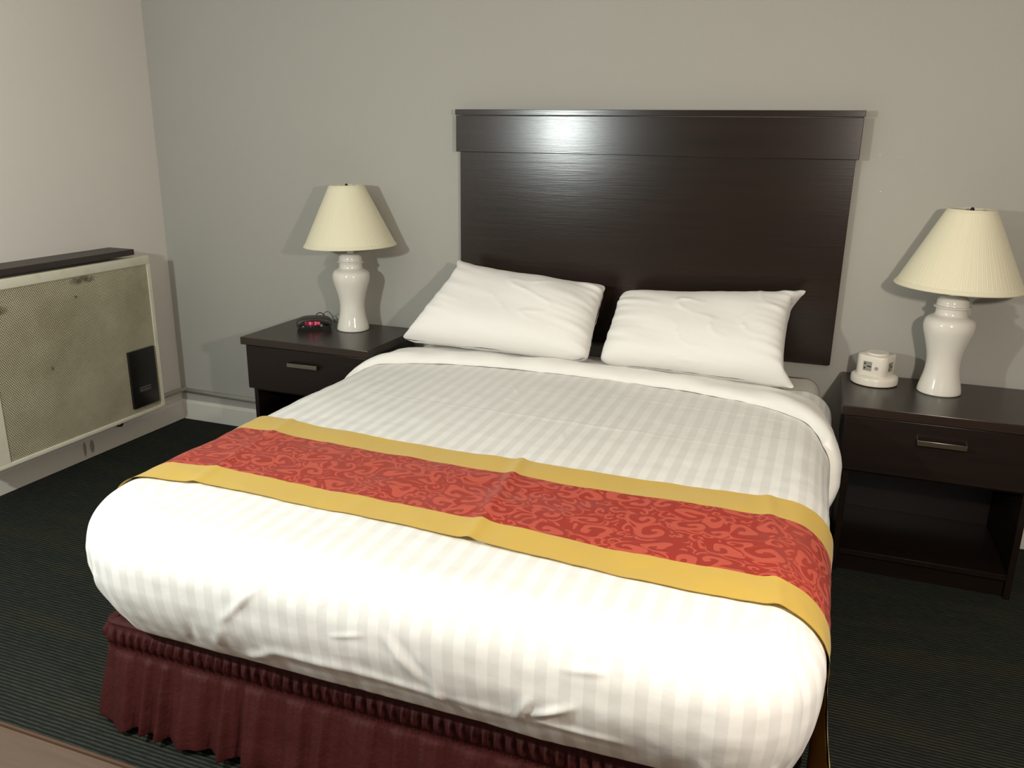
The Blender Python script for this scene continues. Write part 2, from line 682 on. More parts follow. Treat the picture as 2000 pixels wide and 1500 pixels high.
# creases (start, end, height, half width): ridges > 0, valleys < 0
CREASE = [
    # pressed folds on top
    ((-1.0, -.93, .6), (.30, -.98, .6), .0022, .006), ((-.9, -.72, .6), (-.2, -.68, .6), .0012, .006),
    ((-.30, -.62, .6), (.45, -.70, .6), .0022, .006), ((.0, -.85, .6), (.45, -.87, .6), .0014, .005),
    ((-.42, -.80, .6), (-.46, -1.18, .6), .003, .010), ((-.55, -.66, .6), (-.50, -.74, .6), .003, .007),
    ((-.54, -.80, .6), (-.45, -.83, .6), .0025, .006), ((-.25, -1.05, .6), (-.22, -1.12, .6), .003, .006),
    # foot face
    ((-.555, -2.04, .585), (-.70, -2.05, .43), .0048, .007), ((-.575, -2.04, .575), (-.715, -2.05, .42), .002, .010),
    ((-.70, -2.05, .42), (-.735, -2.02, .35), .008, .012), ((-.78, -2.05, .44), (-.82, -2.0, .32), -.004, .012),
    ((-.442, -2.05, .58), (-.443, -1.97, .28), .004, .004), ((-.436, -2.05, .58), (-.437, -1.97, .28), -.004, .004),
    ((-.66, -2.0, .33), (-.58, -2.03, .375), .009, .016), ((-.58, -2.03, .375), (-.36, -2.03, .385), .008, .018),
    ((-.36, -2.03, .385), (-.20, -2.03, .375), .007, .014), ((-.60, -2.03, .355), (-.38, -2.03, .36), -.007, .014),
    ((-.20, -2.03, .375), (.02, -2.03, .38), .005, .016), ((.02, -2.03, .38), (.17, -2.03, .375), .007, .012),
    ((.05, -2.03, .365), (.16, -2.03, .36), -.006, .010),
    ((-.03, -2.03, .37), (.0, -2.04, .44), .010, .008), ((.005, -2.03, .40), (.085, -2.05, .445), .010, .009),
    ((.0, -2.04, .385), (.055, -2.05, .415), -.007, .008), ((-.02, -2.0, .37), (-.015, -1.95, .30), .004, .004),
    ((.172, -2.04, .55), (.172, -1.96, .30), .003, .005), ((.14, -2.04, .375), (.17, -2.03, .37), .006, .008),
    ((-.42, -2.05, .47), (-.35, -2.05, .49), .007, .006), ((-.44, -2.05, .42), (-.37, -2.05, .43), .006, .006),
    ((-.30, -2.05, .50), (-.22, -2.05, .40), .006, .010), ((-.27, -2.05, .50), (-.20, -2.05, .41), -.005, .010),
    ((.06, -2.05, .52), (.14, -2.04, .53), .005, .008), ((-.20, -2.03, .42), (-.19, -2.02, .36), .007, .008),
    ((-1.12, -2.0, .52), (-1.16, -1.97, .38), .006, .012), ((-1.06, -2.04, .50), (-1.10, -1.98, .34), .005, .012),
    ((.30, -2.05, .40), (.36, -1.98, .30), .006, .012), ((.38, -2.02, .36), (.40, -1.96, .29), .008, .010),
    ((.440, -1.99, .53), (.440, -1.98, .38), -.006, .007), ((.462, -1.975, .54), (.462, -1.96, .37), .007, .010),
    ((.445, -1.97, .435), (.475, -1.95, .435), -.005, .005), ((.43, -1.97, .38), (.41, -1.97, .32), -.006, .008),
]


def wrinkles(q, nrm, UVxyz):
    """small-scale cloth relief of the bedding"""
    D = np.zeros(q.shape[:-1])
    for A, B, h, w_ in CREASE:
        d, tt = seg_dist(q, A, B)
        D += h*np.exp(-(d/w_)**2)*np.sin(PI*np.clip(tt*.9+.05, 0, 1))**.5
    return D


def cloth_noise(q, seed=0., amp=.004, sc=5.0):
    out = np.empty(q.shape[:-1])
    it = np.nditer(out, flags=['multi_index'], op_flags=['writeonly'])
    for o_ in it:
        i = it.multi_index
        x, y, z = q[i]
        o_[...] = amp*(fbm(x, y, z, sc, seed)+.5*fbm(x, y, z, sc*2.3, seed+9)+.25*fbm(x, y, z, sc*5.1, seed+3))
    return out


def bedding_shell(y_head, z_bot, off, step, seed, amp, crease=True, xr=None):
    """closed-top cloth shell as one welded mesh: top, two sides and foot"""
    bm = bmesh.new()
    uvl = bm.loops.layers.uv.new('UVMap')
    x0, x1, yf, zt = BX0, BX1, YFOOT, BTOP

    def patch(A, B, nu, nv, f):
        s, t_ = np.meshgrid(np.linspace(0, 1, nu+1), np.linspace(0, 1, nv+1), indexing='ij')
        P, U = f(s, t_)
        q, nr = rounded(P, off)
        D = cloth_noise(q, seed, amp)
        if crease:
            D = D+wrinkles(q, nr, None)
        # gathers where the cloth is tucked under at the foot and corner
        low = np.clip((.36-q[..., 2])/.07, 0, 1)
        ga = np.sin(q[..., 0]*95+3*np.sin(q[..., 0]*17)) * (q[..., 1] < -1.6)
        msk = np.clip((np.abs(q[..., 0]+.35)-.55)/.25, .12, 1)
        D = D+low*.0045*ga*msk
        q = q+nr*D[..., None]
        RP, cxx, cyy = plan(P)
        ddx, ddy = P[..., 0]-cxx, P[..., 1]-cyy
        th = np.arctan2(np.abs(ddx), np.abs(ddy)+1e-9)
        corner = (P[..., 1] < YFOOT+RP+1e-6) & (np.abs(ddx) > 1e-6)
        wgt = np.clip((np.maximum(np.abs(ddx), np.abs(ddy))-(RP-RC))/RC, 0, 1)
        arc = cxx+np.sign(ddx)*((1-wgt)*np.abs(ddx)+wgt*RP*th)
        U = U.copy()
        U[..., 0] = np.where(corner, arc, U[..., 0])
        V = [[bm.verts.new(q[i, j]) for j in range(nv+1)] for i in range(nu+1)]
        for i in range(nu):
            for j in range(nv):
                fc = bm.faces.new((V[i][j], V[i+1][j], V[i+1][j+1], V[i][j+1]))
                for lp, (a, b) in zip(fc.loops, ((i, j), (i+1, j), (i+1, j+1), (i, j+1))):
                    lp[uvl].uv = U[a, b]
    nx = int((x1-x0)/step)
    ny = int((y_head-yf)/step)
    nz = int((zt-z_bot)/(step*.62))

    def top(s, t_):
        x = x0+(x1-x0)*s
        y = yf+(y_head-yf)*t_
        return np.stack([x, y, np.full_like(x, zt)], -1), np.stack([x, y], -1)

    def foot(s, t_):
        x = x0+(x1-x0)*s
        z = z_bot+(zt-z_bot)*t_
        return np.stack([x, np.full_like(x, yf), z], -1), np.stack([x, yf-(zt-z)], -1)

    def left(s, t_):
        y = y_head+(yf-y_head)*s
        z = z_bot+(zt-z_bot)*t_
        return np.stack([np.full_like(y, x0), y, z], -1), np.stack([x0-(zt-z), y], -1)

    def right(s, t_):
        y = yf+(y_head-yf)*s
        z = z_bot+(zt-z_bot)*t_
        return np.stack([np.full_like(y, x1), y, z], -1), np.stack([x1+(zt-z), y], -1)
    patch(0, 0, nx, ny, top)
    patch(0, 0, nx, nz, foot)
    patch(0, 0, ny, nz, left)
    patch(0, 0, ny, nz, right)
    bmesh.ops.remove_doubles(bm, verts=bm.verts, dist=.0006)
    bmesh.ops.recalc_face_normals(bm, faces=bm.faces)
    return bm


# --- bed base: box spring with its gathered maroon skirt and legs
SX0, SX1, SY0, SY1 = -1.150, .440, -1.945, -.09
bed = empty('bed', (-.355, -1.02, 0), 'low bed on a dark box spring with gathered maroon dust ruffle, below the white bedding', 'bed')
BO = Vector(bed.location)


def rel(bm, o):
    for v in bm.verts:
        v.co -= o
    return bm


bm = bmesh.new()
add_box(bm, SX0+.02, SX1-.02, SY0+.025, SY1-.01, .10, .284, .02, 3)
obj('box_spring', rel(bm, BO), M_BOX, bed, True, 40)
# thin pale piping line of the box spring top edge seen in the gap
bm = bmesh.new()
zz = .285
loop = [(SX0+.62, SY0+.019, zz), (SX1-.25, SY0+.019, zz)]
tube(bm, [Vector(p)-BO for p in loop], .0028, 6)
obj('piping', bm, plain('grey_piping', lin((150, 144, 132)), .4), bed, True)
for lx in (SX0+.12, SX1-.12):
    for ly in (SY0+.14, SY1-.12):
        bm = bmesh.new()
        add_box(bm, lx-.03, lx+.03, ly-.03, ly+.03, 0, .10, .004)
        obj('leg', rel(bm, BO), M_BLACKPL, bed)


def skirt_bm():
    """gathered band + flared ruffle, running left side - foot - right side"""
    path = []
    st = .0035
    r = .03
    y = SY1
    while y > SY0+r:
        path.append((SX0, y, -1, 0)); y -= st*1.6
    for k in range(1, 12):
        a = k/12*PI/2
        path.append((SX0+r-r*math.cos(a), SY0+r-r*math.sin(a), -math.cos(a), -math.sin(a)))
    x = SX0+r
    while x < SX1-r:
        path.append((x, SY0, 0, -1)); x += st
    for k in range(1, 12):
        a = k/12*PI/2
        path.append((SX1-r+r*math.sin(a), SY0+r-r*math.cos(a), math.sin(a), -math.cos(a)))
    y = SY0+r
    while y < SY1:
        path.append((SX1, y, 1, 0)); y += st*1.6
    zs = [.2865, .286, .281, .276, .270, .262, .254, .246, .238, .232, .226, .220, .214, .206, .196, .184, .170,
          .155, .14, .12, .10, .08, .06, .04, .024, .014, .012]
    dz = .007
    P = np.zeros((len(path), len(zs), 3))
    s = 0
    last = None
    for i, (x, y, nx, ny) in enumerate(path):
        if last:
            s += math.hypot(x-last[0], y-last[1])
        last = (x, y)
        ph = 2.2*noise.noise(Vector((s*6, 3.1, 0)))
        for j, z in enumerate(zs):
            if j == 0:
                d = -.045
            elif z > .274:                                    # elastic edge
                d = .001+.0008*math.sin(s*900)
            elif z > .226:                                  # puffed, gathered heading
                k = math.sin(PI*(z-.226)/(.274-.226))
                g = math.sin(s*2*PI/.027+ph*2.2+(z-.25)*22*noise.noise(Vector((s*5, 0, 4))))
                g2 = math.sin(s*2*PI/.0125+ph*3)
                d = .004+k*(.007+.0065*g+.0035*g2)
            elif z > .212:                                  # stitched shirring line
                d = .003+.0020*math.sin(s*2*PI/.009)
            else:                                           # ruffle
                k = min(1, (.212-z)/.19)
                wl = .085
                g = math.sin(s*2*PI/wl+ph*3.2+k*1.8*noise.noise(Vector((s*4, 8, 0))))
                g2 = math.sin(s*2*PI/.034+ph*4+k*2.5*noise.noise(Vector((s*7, 1, 9))))
                g3 = math.sin(s*2*PI/.014+ph*2)
                kk = k**.6
                amp = .55+.9*abs(noise.noise(Vector((s*3.3, 5, 5))))
                d = .006+.045*k+kk*(.0190*g*amp+.0085*g2*(1-.5*k)*amp)+.003*g3*math.exp(-k*7)
                d += .006*noise.noise(Vector((s*14, z*16, 2)))*kk
            P[i, j] = (x+nx*d, y+ny*d, z-dz)
        # the hem rises and falls a little
        hem = .022+.016*noise.noise(Vector((s*5.5, 0, 7)))+.010*noise.noise(Vector((s*14, 2, 7)))
        for j, z in enumerate(zs):
            if z < .2:
                P[i, j, 2] = hem+(z-.012)/(.2-.012)*(.2-hem)
    return grid_mesh(P)


bm = skirt_bm()
bmesh.ops.recalc_face_normals(bm, faces=bm.faces)
sk = obj('dust_ruffle', rel(bm, BO), M_MAROON, bed, True)
so = sk.modifiers.new('thick', 'SOLIDIFY')
so.thickness = .0012

# --- mattress in its fitted sheet, visible at the head end
bm = bedding_shell(-.062, .274, -.045, .03, 5.0, .002, crease=False)
for v in bm.verts:
    v.co.z = v.co.z+.024
es = [e for e in bm.edges if e.is_boundary]
bmesh.ops.contextual_create(bm, geom=es)
mt = obj('mattress', bm, M_SHEET, None, True)
tag(mt, 'mattress in plain off-white fitted sheet, its corner showing beside the right pillow under the headboard', 'mattress')

# --- striped bedding with its turned-down plain hem
bm = bedding_shell(-.32, .306, 0.0, .0075, 1.0, .0042)
cov = obj('bed_cover', bm, M_STRIPE, None, True)
so = cov.modifiers.new('thick', 'SOLIDIFY')
so.thickness = .004
so.offset = -1
tag(cov, 'white satin-striped bed cover tucked over the mattress, plain edge turned down by the pillows', 'bed cover')


def fold_bm():
    """turned-down band: cross-bed strip with thickness that follows the rounded bedding"""
    # lateral path: up the left side, across, down the right side
    zl = .34
    pts = []
    n1, n2 = 30, 210
    for k in range(n1):
        pts.append((BX0, zl+(BTOP-zl)*k/n1))
    for k in range(n2):
        pts.append((BX0+(BX1-BX0)*k/n2, BTOP))
    for k in range(n1+1):
        pts.append((BX1, BTOP-(BTOP-zl)*k/n1))
    prof = [(-.0, .000), (-.012, .006), (-.03, .010), (-.07, .014), (-.12, .020), (-.160, .028), (-.190, .033), (-.212, .0335),
            (-.228, .029), (-.240, .020), (-.2440, .012), (-.2445, .006), (-.244, -.001)]
    # refine profile
    pr = []
    for a, b in zip(prof[:-1], prof[1:]):
        for k in range(2):
            pr.append((a[0]+(b[0]-a[0])*k/2, a[1]+(b[1]-a[1])*k/2))
    pr.append(prof[-1])
    P = np.zeros((len(pts), len(pr), 3))
    for i, (x, z) in enumerate(pts):
        xc = (x-(-.35))/.86
        side = (BTOP-z)
        y0 = -.212 - .055*max(0, xc) - .25*max(0, xc)**5 - .19*max(0, -xc)**4 - side*.30
        wig = .012*fbm(x, 0, z, 3.0, 5)+.005*fbm(x, 0, z, 11, 2)
        for j, (py, off) in enumerate(pr):
            yy = y0+py*(1+.10*xc*xc)+(wig if py < -.15 else wig*.3)
            base = np.array([[x, yy, z]])
            o2 = off*(1+.5*fbm(x, py, z, 7, 8)) if j < len(pr)-4 else off
            q, nr = rounded(base, o2+.002)
            dd = .0022*fbm(q[0, 0], q[0, 1], q[0, 2], 22, 6)
            P[i, j] = q[0]+nr[0]*dd
    # pulled crease near the centre
    for A, B, h, w_ in (((-.22, -.36, .62), (-.17, -.44, .62), .007, .010), ((-.20, -.38, .62), (-.10, -.43, .62), -.004, .012),
                        ((.30, -.47, .62), (.36, -.43, .62), .005, .008), ((-.6, -.36, .62), (-.1, -.40, .625), .002, .02)):
        d, tt = seg_dist(P, A, B)
        P[..., 2] += h*np.exp(-(d/w_)**2)
    return grid_mesh(P)


bm = fold_bm()
bmesh.ops.recalc_face_normals(bm, faces=bm.faces)
tf = obj('turned_down_hem', bm, M_COTTON, cov, True)
tf['label'] = 'plain white turned-down hem'

# --- runner


def runner_grid(t0, t1, nt, off, seed, hang_l=.50, hang_r=.10):
    """t in 0..1 across the runner's width (0 = head side)"""
    pts = []
    n1, n2, n3 = 10, 250, 70
    for k in range(n1):
        pts.append((BX0, hang_l+(BTOP-hang_l)*k/n1))
    for k in range(n2):
        pts.append((BX0+(BX1-BX0)*k/n2, BTOP))
    for k in range(n3+1):
        pts.append((BX1, BTOP-(BTOP-hang_r)*k/n3))
    P = np.zeros((len(pts), nt+1, 3))
    UV = np.zeros((len(pts), nt+1, 2))
    s = 0
    for i, (x, z) in enumerate(pts):
        if i:
            s += math.hypot(x-pts[i-1][0], z-pts[i-1][1])
        yh = -1.318-.030*(x+.3)-.012*math.sin((x+.9)*3.4)
        yf = -1.800-.048*(x+.3)-.006*math.sin((x+.2)*5)
        if x < -.95:
            yf -= .045*((-.95-x)/.25)
        drop = BTOP-z if x > 0 else 0
        yf -= .10*drop
        yh -= .02*drop
        for j in range(nt+1):
            t_ = t0+(t1-t0)*j/nt
            y = yh+(yf-yh)*t_
            q, nr = rounded(np.array([[x, y, z]]), off)
            q = q[0]
            nr = nr[0]
            if x > 0 and drop > .13:                 # hangs free below the widest point
                k = (drop-.13)/.30
                q[0] = BX1+off+.012*math.sin(y*21+drop*6)*min(1, k*1.5)+.006*k+.030*min(1, k)*max(0, (t_-.72)/.28)**1.5
                q[2] = z
                q[1] = y
                nr = np.array([1., 0, 0])
            d = 0
            for cx, h in ((-1.0, .0035), (-.63, -.0055), (-.25, .0055), (.08, -.0030), (.385, .0045)):
                xx = cx+.10*(y+1.55)*(-1)
                d += h*math.exp(-((q[0]-xx)/.016)**2) if drop < .05 else 0
                d += h*.9*math.exp(-abs(q[0]-xx)/.05) if drop < .05 else 0
            d = max(d, -.0025)+float(cloth_noise(q[None, :], 1.0, .0042)[0])+.0010*fbm(q[0], q[1], 0, 19, seed)
            # the long edges lift slightly
            edge = min(t_, 1-t_)
            d += .0020*math.exp(-edge/.03)*(.5+fbm(s, t_ > .5, 0, 4, 3))
            P[i, j] = q+nr*(d+.0060)
            UV[i, j] = (s, (1-t_)*.49)
    return P, UV


run = empty('bed_runner', (-.35, -1.56, .605), 'red scroll-patterned bed runner with gold borders lying across the white bed', 'bed runner')
RO = Vector(run.location)
for nm, a, b, nt, off, mat in (('gold_border', 0, .212, 12, .0, M_GOLD), ('red_panel', .212, .79, 30, .0, M_BROCADE),
                               ('gold_border', .79, 1.0, 12, .0, M_GOLD)):
    P, UV = runner_grid(a, b, nt, off, 4.0)
    bm = grid_mesh(P, UV)
    bmesh.ops.recalc_face_normals(bm, faces=bm.faces)
    o = obj(nm, rel(bm, RO), mat, run, True)
    so = o.modifiers.new('thick', 'SOLIDIFY')
    so.thickness = .0009
    so.offset = -1
    so.use_rim = False

# brown-gold lining, seen on the inside of the hanging right end
P, UV = runner_grid(0.0, 1.0, 30, -.0040, 4.0)
keep = P.shape[0]-56
bm = grid_mesh(P[keep:], UV[keep:])
obj('lining', rel(bm, RO), plain('brown_gold_lining', lin((196, 150, 70)), .7, spec=.2), run, True)

# ------------------------------------------------------------------ pillows (small cloth relaxation)


def sim_pillow(NX, NY, W, H, seed, hem=.05, press=1.0, iters=520):
    """inflate a two-sided cotton case; returns [2,NX,NY,3] in local x (width), y (height), z (thickness)"""
    rs = np.random.RandomState(seed)
    X, Y = np.meshgrid(np.linspace(-W/2, W/2, NX), np.linspace(-H/2, H/2, NY), indexing='ij')
    P = np.zeros((2, NX, NY, 3))
    P[..., 0] = X
    P[..., 1] = Y
    bulge = .02*(1-(2*X/W)**2)*(1-(2*Y/H)**2)
    P[0, ..., 2] = bulge
    P[1, ..., 2] = -bulge
    P[..., 2] += rs.normal(0, .0012, P.shape[:-1])
    V = np.zeros_like(P)
    dx, dy = W/(NX-1), H/(NY-1)
    dd = math.hypot(dx, dy)
    pm = (X < W/2-hem).astype(float)[None, ..., None]        # no filling in the open hem
    Xa = X/(W/2)
    filling = np.clip(1.15-np.abs(Xa)**4*.55, 0, 1)[None, ..., None]

    def edge(P, A, B, rest, k):
        a = P[A]
        b = P[B]
        D = b-a
        L = np.linalg.norm(D, axis=-1, keepdims=True)+1e-9
        c = D*(.5*k*(L-rest)/L)
        P[A] = a+c
        P[B] = b-c
    sl = slice
    E = []
    for par in (0, 1):
        E.append(((sl(None), sl(par, NX-1, 2), sl(None)), (sl(None), sl(par+1, NX, 2), sl(None)), dx, 1.0))
        E.append(((sl(None), sl(None), sl(par, NY-1, 2)), (sl(None), sl(None), sl(par+1, NY, 2)), dy, 1.0))
        E.append(((sl(None), sl(par, NX-1, 2), sl(0, NY-1)), (sl(None), sl(par+1, NX, 2), sl(1, NY)), dd, .45))
        E.append(((sl(None), sl(par, NX-1, 2), sl(1, NY)), (sl(None), sl(par+1, NX, 2), sl(0, NY-1)), dd, .45))
    EB = []
    for par in range(4):
        a = np.arange(par, NX-2, 4)
        EB.append(((sl(None), a), (sl(None), a+2), 2*dx))
        b = np.arange(par, NY-2, 4)
        EB.append(((sl(None), sl(None), b), (sl(None), sl(None), b+2), 2*dy))
    fix = []
    for (A, B, r, k) in E:
        a = list(A)
        b = list(B)
        # equal lengths
        n = min(len(range(*a[1].indices(NX))), len(range(*b[1].indices(NX))))
        a[1] = sl(a[1].start or 0, (a[1].start or 0)+(n-1)*(a[1].step or 1)+1, a[1].step)
        b[1] = sl(b[1].start or 0, (b[1].start or 0)+(n-1)*(b[1].step or 1)+1, b[1].step)
        m = min(len(range(*a[2].indices(NY))), len(range(*b[2].indices(NY))))
        a[2] = sl(a[2].start or 0, (a[2].start or 0)+(m-1)*(a[2].step or 1)+1, a[2].step)
        b[2] = sl(b[2].start or 0, (b[2].start or 0)+(m-1)*(b[2].step or 1)+1, b[2].step)
        fix.append((tuple(a), tuple(b), r, k))
    bd = np.zeros((NX, NY), bool)
    bd[0] = bd[-1] = True
    bd[:, 0] = bd[:, -1] = True
    for it in range(iters):
        gx = np.gradient(P, axis=1)
        gy = np.gradient(P, axis=2)
        nr = np.cross(gx, gy)
        nr[1] *= -1
        L = np.linalg.norm(nr, axis=-1, keepdims=True)+1e-9
        nr /= L
        thick = np.abs(P[0, ..., 2]-P[1, ..., 2])[None, ..., None]
        pr = press*.00040*np.clip(1-(thick/.205)**3, -.3, 1)*filling
        V = V*.93+nr*pr*pm
        Q = P+V
        for _ in range(9):
            for A, B, r, k in fix:
                edge(Q, A, B, r, k)
            for A, B, r in EB:
                edge(Q, A, B, r, .06)
            mid = (Q[0]+Q[1])*.5
            Q[0][bd] = mid[bd]
            Q[1][bd] = mid[bd]
            # sides never cross
            cross = Q[0, ..., 2]-Q[1, ..., 2] < .0015
            cross &= ~bd
            mz = (Q[0, ..., 2]+Q[1, ..., 2])*.5
            Q[0, ..., 2] = np.where(cross, mz+.00075, Q[0, ..., 2])
            Q[1, ..., 2] = np.where(cross, mz-.00075, Q[1, ..., 2])
        V = (Q-P)*.9
        P = Q
    return P


def pillow(name, label, S, corners, sag, flip=False, group=None, bend=0.0, seed=1.0, rnd=(1, 1, 1, 1)):
    """S: simulated local shape; corners: world BL, BR, TR, TL of the back plane of the pillow"""
    S = S.copy()
    if flip:
        S[..., 0] *= -1
    lo = S.reshape(-1, 3).min(0)
    hi = S.reshape(-1, 3).max(0)
    u = (S[..., 0]-lo[0])/(hi[0]-lo[0])
    v = (S[..., 1]-lo[1])/(hi[1]-lo[1])
    BL, BR, TR, TL = [np.array(c, float) for c in corners]
    # rounded-off stuffed corners (r: strength per corner BL, BR, TR, TL)
    cu, cv_ = 2*u-1, 2*v-1
    wgt = np.where(cv_ < 0, np.where(cu < 0, rnd[0], rnd[1]), np.where(cu < 0, rnd[3], rnd[2]))
    rr = (np.abs(cu)*np.abs(cv_))**4
    u = .5+.5*cu*(1-.11*wgt*rr)
    v = .5+.5*cv_*(1-.17*wgt*rr)
    # fuller sides
    u = u+.5*np.sign(cu)*.035*(1-cv_**2)*np.abs(cu)**3
    base = ((1-u)*(1-v))[..., None]*BL+(u*(1-v))[..., None]*BR+(u*v)[..., None]*TR+((1-u)*v)[..., None]*TL
    ex = (BR+TR-BL-TL)/2
    ey = (TL+TR-BL-BR)/2
    nr = np.cross(ex, ey)
    nr /= np.linalg.norm(nr)
    # sag fattens the lower half
    zt = S[..., 2]*(1+sag*(.5-v))
    wp = base+zt[..., None]*nr - nr*(bend*4*v*(1-v))[..., None]
    # puckers that run in from the seams, soft dents on the face
    for k in range(2):
        for i in range(S.shape[1]):
            for j in range(S.shape[2]):
                uu, vv = float(u[k, i, j]), float(v[k, i, j])
                ed = min(uu, 1-uu)
                ee = min(vv, 1-vv)
                a = math.exp(-ed/.11)*min(1, ed/.03)
                p_ = a*.020*fbm(uu*2.2, vv*11+uu*4, k, 1.6, seed)
                p_ += math.exp(-ee/.08)*min(1, ee/.03)*.009*fbm(uu*12, vv*2, k, 1.5, seed+4)
                p_ += .011*fbm(uu*3.2+vv*1.5, vv*2.2, k, 1.3, seed+7)
                rg_ = abs(fbm(uu*5+vv*3, vv*4-uu*2, k, .9, seed+2))
                p_ += .020*math.exp(-rg_/.03)*max(0, fbm(uu, vv, k, 3, seed+5))
                wp[k, i, j] += nr*p_*(1 if k == 0 else -1)
    wp[..., 2] = np.maximum(wp[..., 2], .588)
    wp[..., 1] = np.minimum(wp[..., 1], -.0575)
    bm = bmesh.new()
    NX, NY = S.shape[1:3]
    cen = Vector(wp.reshape(-1, 3).mean(0))
    cen.z = wp[..., 2].min()
    V = [[[bm.verts.new(Vector(wp[k, i, j])-cen) for j in range(NY)] for i in range(NX)] for k in range(2)]
    for k in range(2):
        for i in range(NX-1):
            for j in range(NY-1):
                q = (V[k][i][j], V[k][i+1][j], V[k][i+1][j+1], V[k][i][j+1])
                bm.faces.new(q if k == 0 else q[::-1])
    bmesh.ops.remove_doubles(bm, verts=bm.verts, dist=.0002)
    bmesh.ops.recalc_face_normals(bm, faces=bm.faces)
    o = obj(name, bm, M_PILLOW, None, True)
    o.location = cen
    sb = o.modifiers.new('sub', 'SUBSURF')
    sb.levels = sb.render_levels = 1
    return tag(o, label, 'pillow', group)


S1 = sim_pillow(74, 54, .74, .52, 3)
S2 = sim_pillow(74, 54, .74, .52, 11)
pillow('pillow', 'left white pillow, peaked at its outer top corner, leaning on the headboard', S1,
       [(-1.165, -.39, .630), (-.335, -.38, .620), (-.345, -.135, .895), (-.985, -.135, .955)], .35, flip=True, seed=3.3, rnd=(.7, 1, .55, .1),
       group='pillows against the headboard')
pillow('pillow', 'right white pillow with a case corner poking out at its top right', S2,
       [(-.345, -.37, .620), (.385, -.39, .610), (.375, -.135, .930), (-.315, -.135, .880)], .35, rnd=(1, .3, 0, 1),
       group='pillows against the headboard')

# ------------------------------------------------------------------ headboard
HX0, HX1 = -1.037, .501
hb = empty('headboard', (-.268, -.03, .629), 'wide dark espresso wood headboard mounted on the wall above the mattress', 'headboard')
HO = Vector(hb.location)
bm = add_box(bmesh.new(), HX0+.010, HX1-.010, -.032, -.002, .629, 1.385, .0015)
obj('panel', rel(bm, HO), M_HEAD, hb, True, 20)
bm = add_box(bmesh.new(), HX0, HX1, -.052, -.002, 1.3778, 1.519, .0018)
obj('top_rail', rel(bm, HO), M_HEAD, hb, True, 20)
bm = add_box(bmesh.new(), HX0-.001, HX1+.003, -.058, -.002, 1.521, 1.5425, .0015)
obj('cap_moulding', rel(bm, HO), M_HEAD, hb, True, 20)

# ------------------------------------------------------------------ nightstands
NW, ND, NH = .6157, .444, .61
ns = empty('nightstand', (-1.8557+NW/2, -.028-ND/2, 0), 'dark wood nightstand with one drawer in the corner side, left of the bed', 'nightstand')


def npart(name, x0, x1, y0, y1, z0, z1, mat=M_STAND, parent=None, bev=.0015):
    """coordinates from the front left corner: x right, y towards the wall"""
    bm = add_box(bmesh.new(), x0-NW/2, x1-NW/2, y0-ND/2, y1-ND/2, z0, z1, bev)
    return obj(name, bm, mat, parent or ns, True, 20)


npart('top', 0, NW, 0, ND, NH-.032, NH, M_STANDTOP, bev=.002)
npart('side_panel', .030, .050, .030, ND-.004, 0, NH-.0325)
npart('side_panel', NW-.050, NW-.030, .030, ND-.004, 0, NH-.0325)
npart('back_panel', .0505, NW-.0505, ND-.016, ND-.006, .06, NH-.033)
npart('shelf', .0505, NW-.0505, .030, ND-.0165, .066, .086)
npart('kick_board', .0505, NW-.0505, .048, .062, 0.0, .0655)
npart('drawer_divider', .0505, NW-.0505, .034, ND-.0165, .372, .386)
dr = npart('drawer', .0165, NW-.0165, .0135, .0295, .384, .573)
dbx = npart('drawer_apron', .0165, .0295, .030, ND-.01, .386, NH-.0325)
npart('drawer_apron', NW-.0295, NW-.0165, .030, ND-.01, .386, NH-.0325)
# flat bar pull
bm = bmesh.new()
hx, hz = NW/2, .515
add_box(bm, hx-.0725-NW/2, hx+.0725-NW/2, -.012-ND/2, -.008-ND/2, hz-.0085, hz+.0085, .0008)
add_box(bm, hx-.0725-NW/2, hx-.0695-NW/2, -.009-ND/2, .0135-ND/2, hz-.0085, hz+.0085, .0005)
add_box(bm, hx+.0695-NW/2, hx+.0725-NW/2, -.009-ND/2, .0135-ND/2, hz-.0085, hz+.0085, .0005)
obj('handle', bm, M_CHROME, dr, True, 20)
ns2 = copy_tree(ns)
ns2.location = (.5355+NW/2, -.028-ND/2, 0)
ns2['label'] = 'dark wood nightstand with one drawer and open shelf, right of the bed'
ns['label'] = 'dark wood nightstand with one drawer left of the bed, carrying the clock radio'
ns2['label'] = 'dark wood nightstand right of the bed, carrying the white outlet tower'
for o in (ns, ns2):
    o['group'] = 'nightstands beside the bed'

# ------------------------------------------------------------------ table lamps
lamp = empty('table_lamp', (-1.497, -.150, NH), 'white ceramic vase table lamp with cream shade beside the clock radio', 'table lamp',
             'ceramic table lamps')
pv = [(0, 0), (.066, 0), (.0695, .003), (.0700, .008), (.0685, .020), (.0640, .040), (.0595, .060), (.0560, .080), (.0543, .100),
      (.0540, .118), (.0555, .138), (.0595, .160), (.0655, .185), (.0725, .210), (.0785, .232), (.0808, .248),
      (.0800, .262), (.0755, .275), (.0665, .284), (.0570, .289), (.0520, .293), (.0500, .300), (.0492, .310),
      (.0500, .316), (.0560, .318), (.0582, .3205), (.0575, .3235), (.0520, .3260), (.0505, .330), (.0500, .338), (.0470, .348),
      (.0400, .356), (.0290, .3605), (.0170, .362), (.0, .362)]
# refine the profile smoothly (Catmull-Rom)


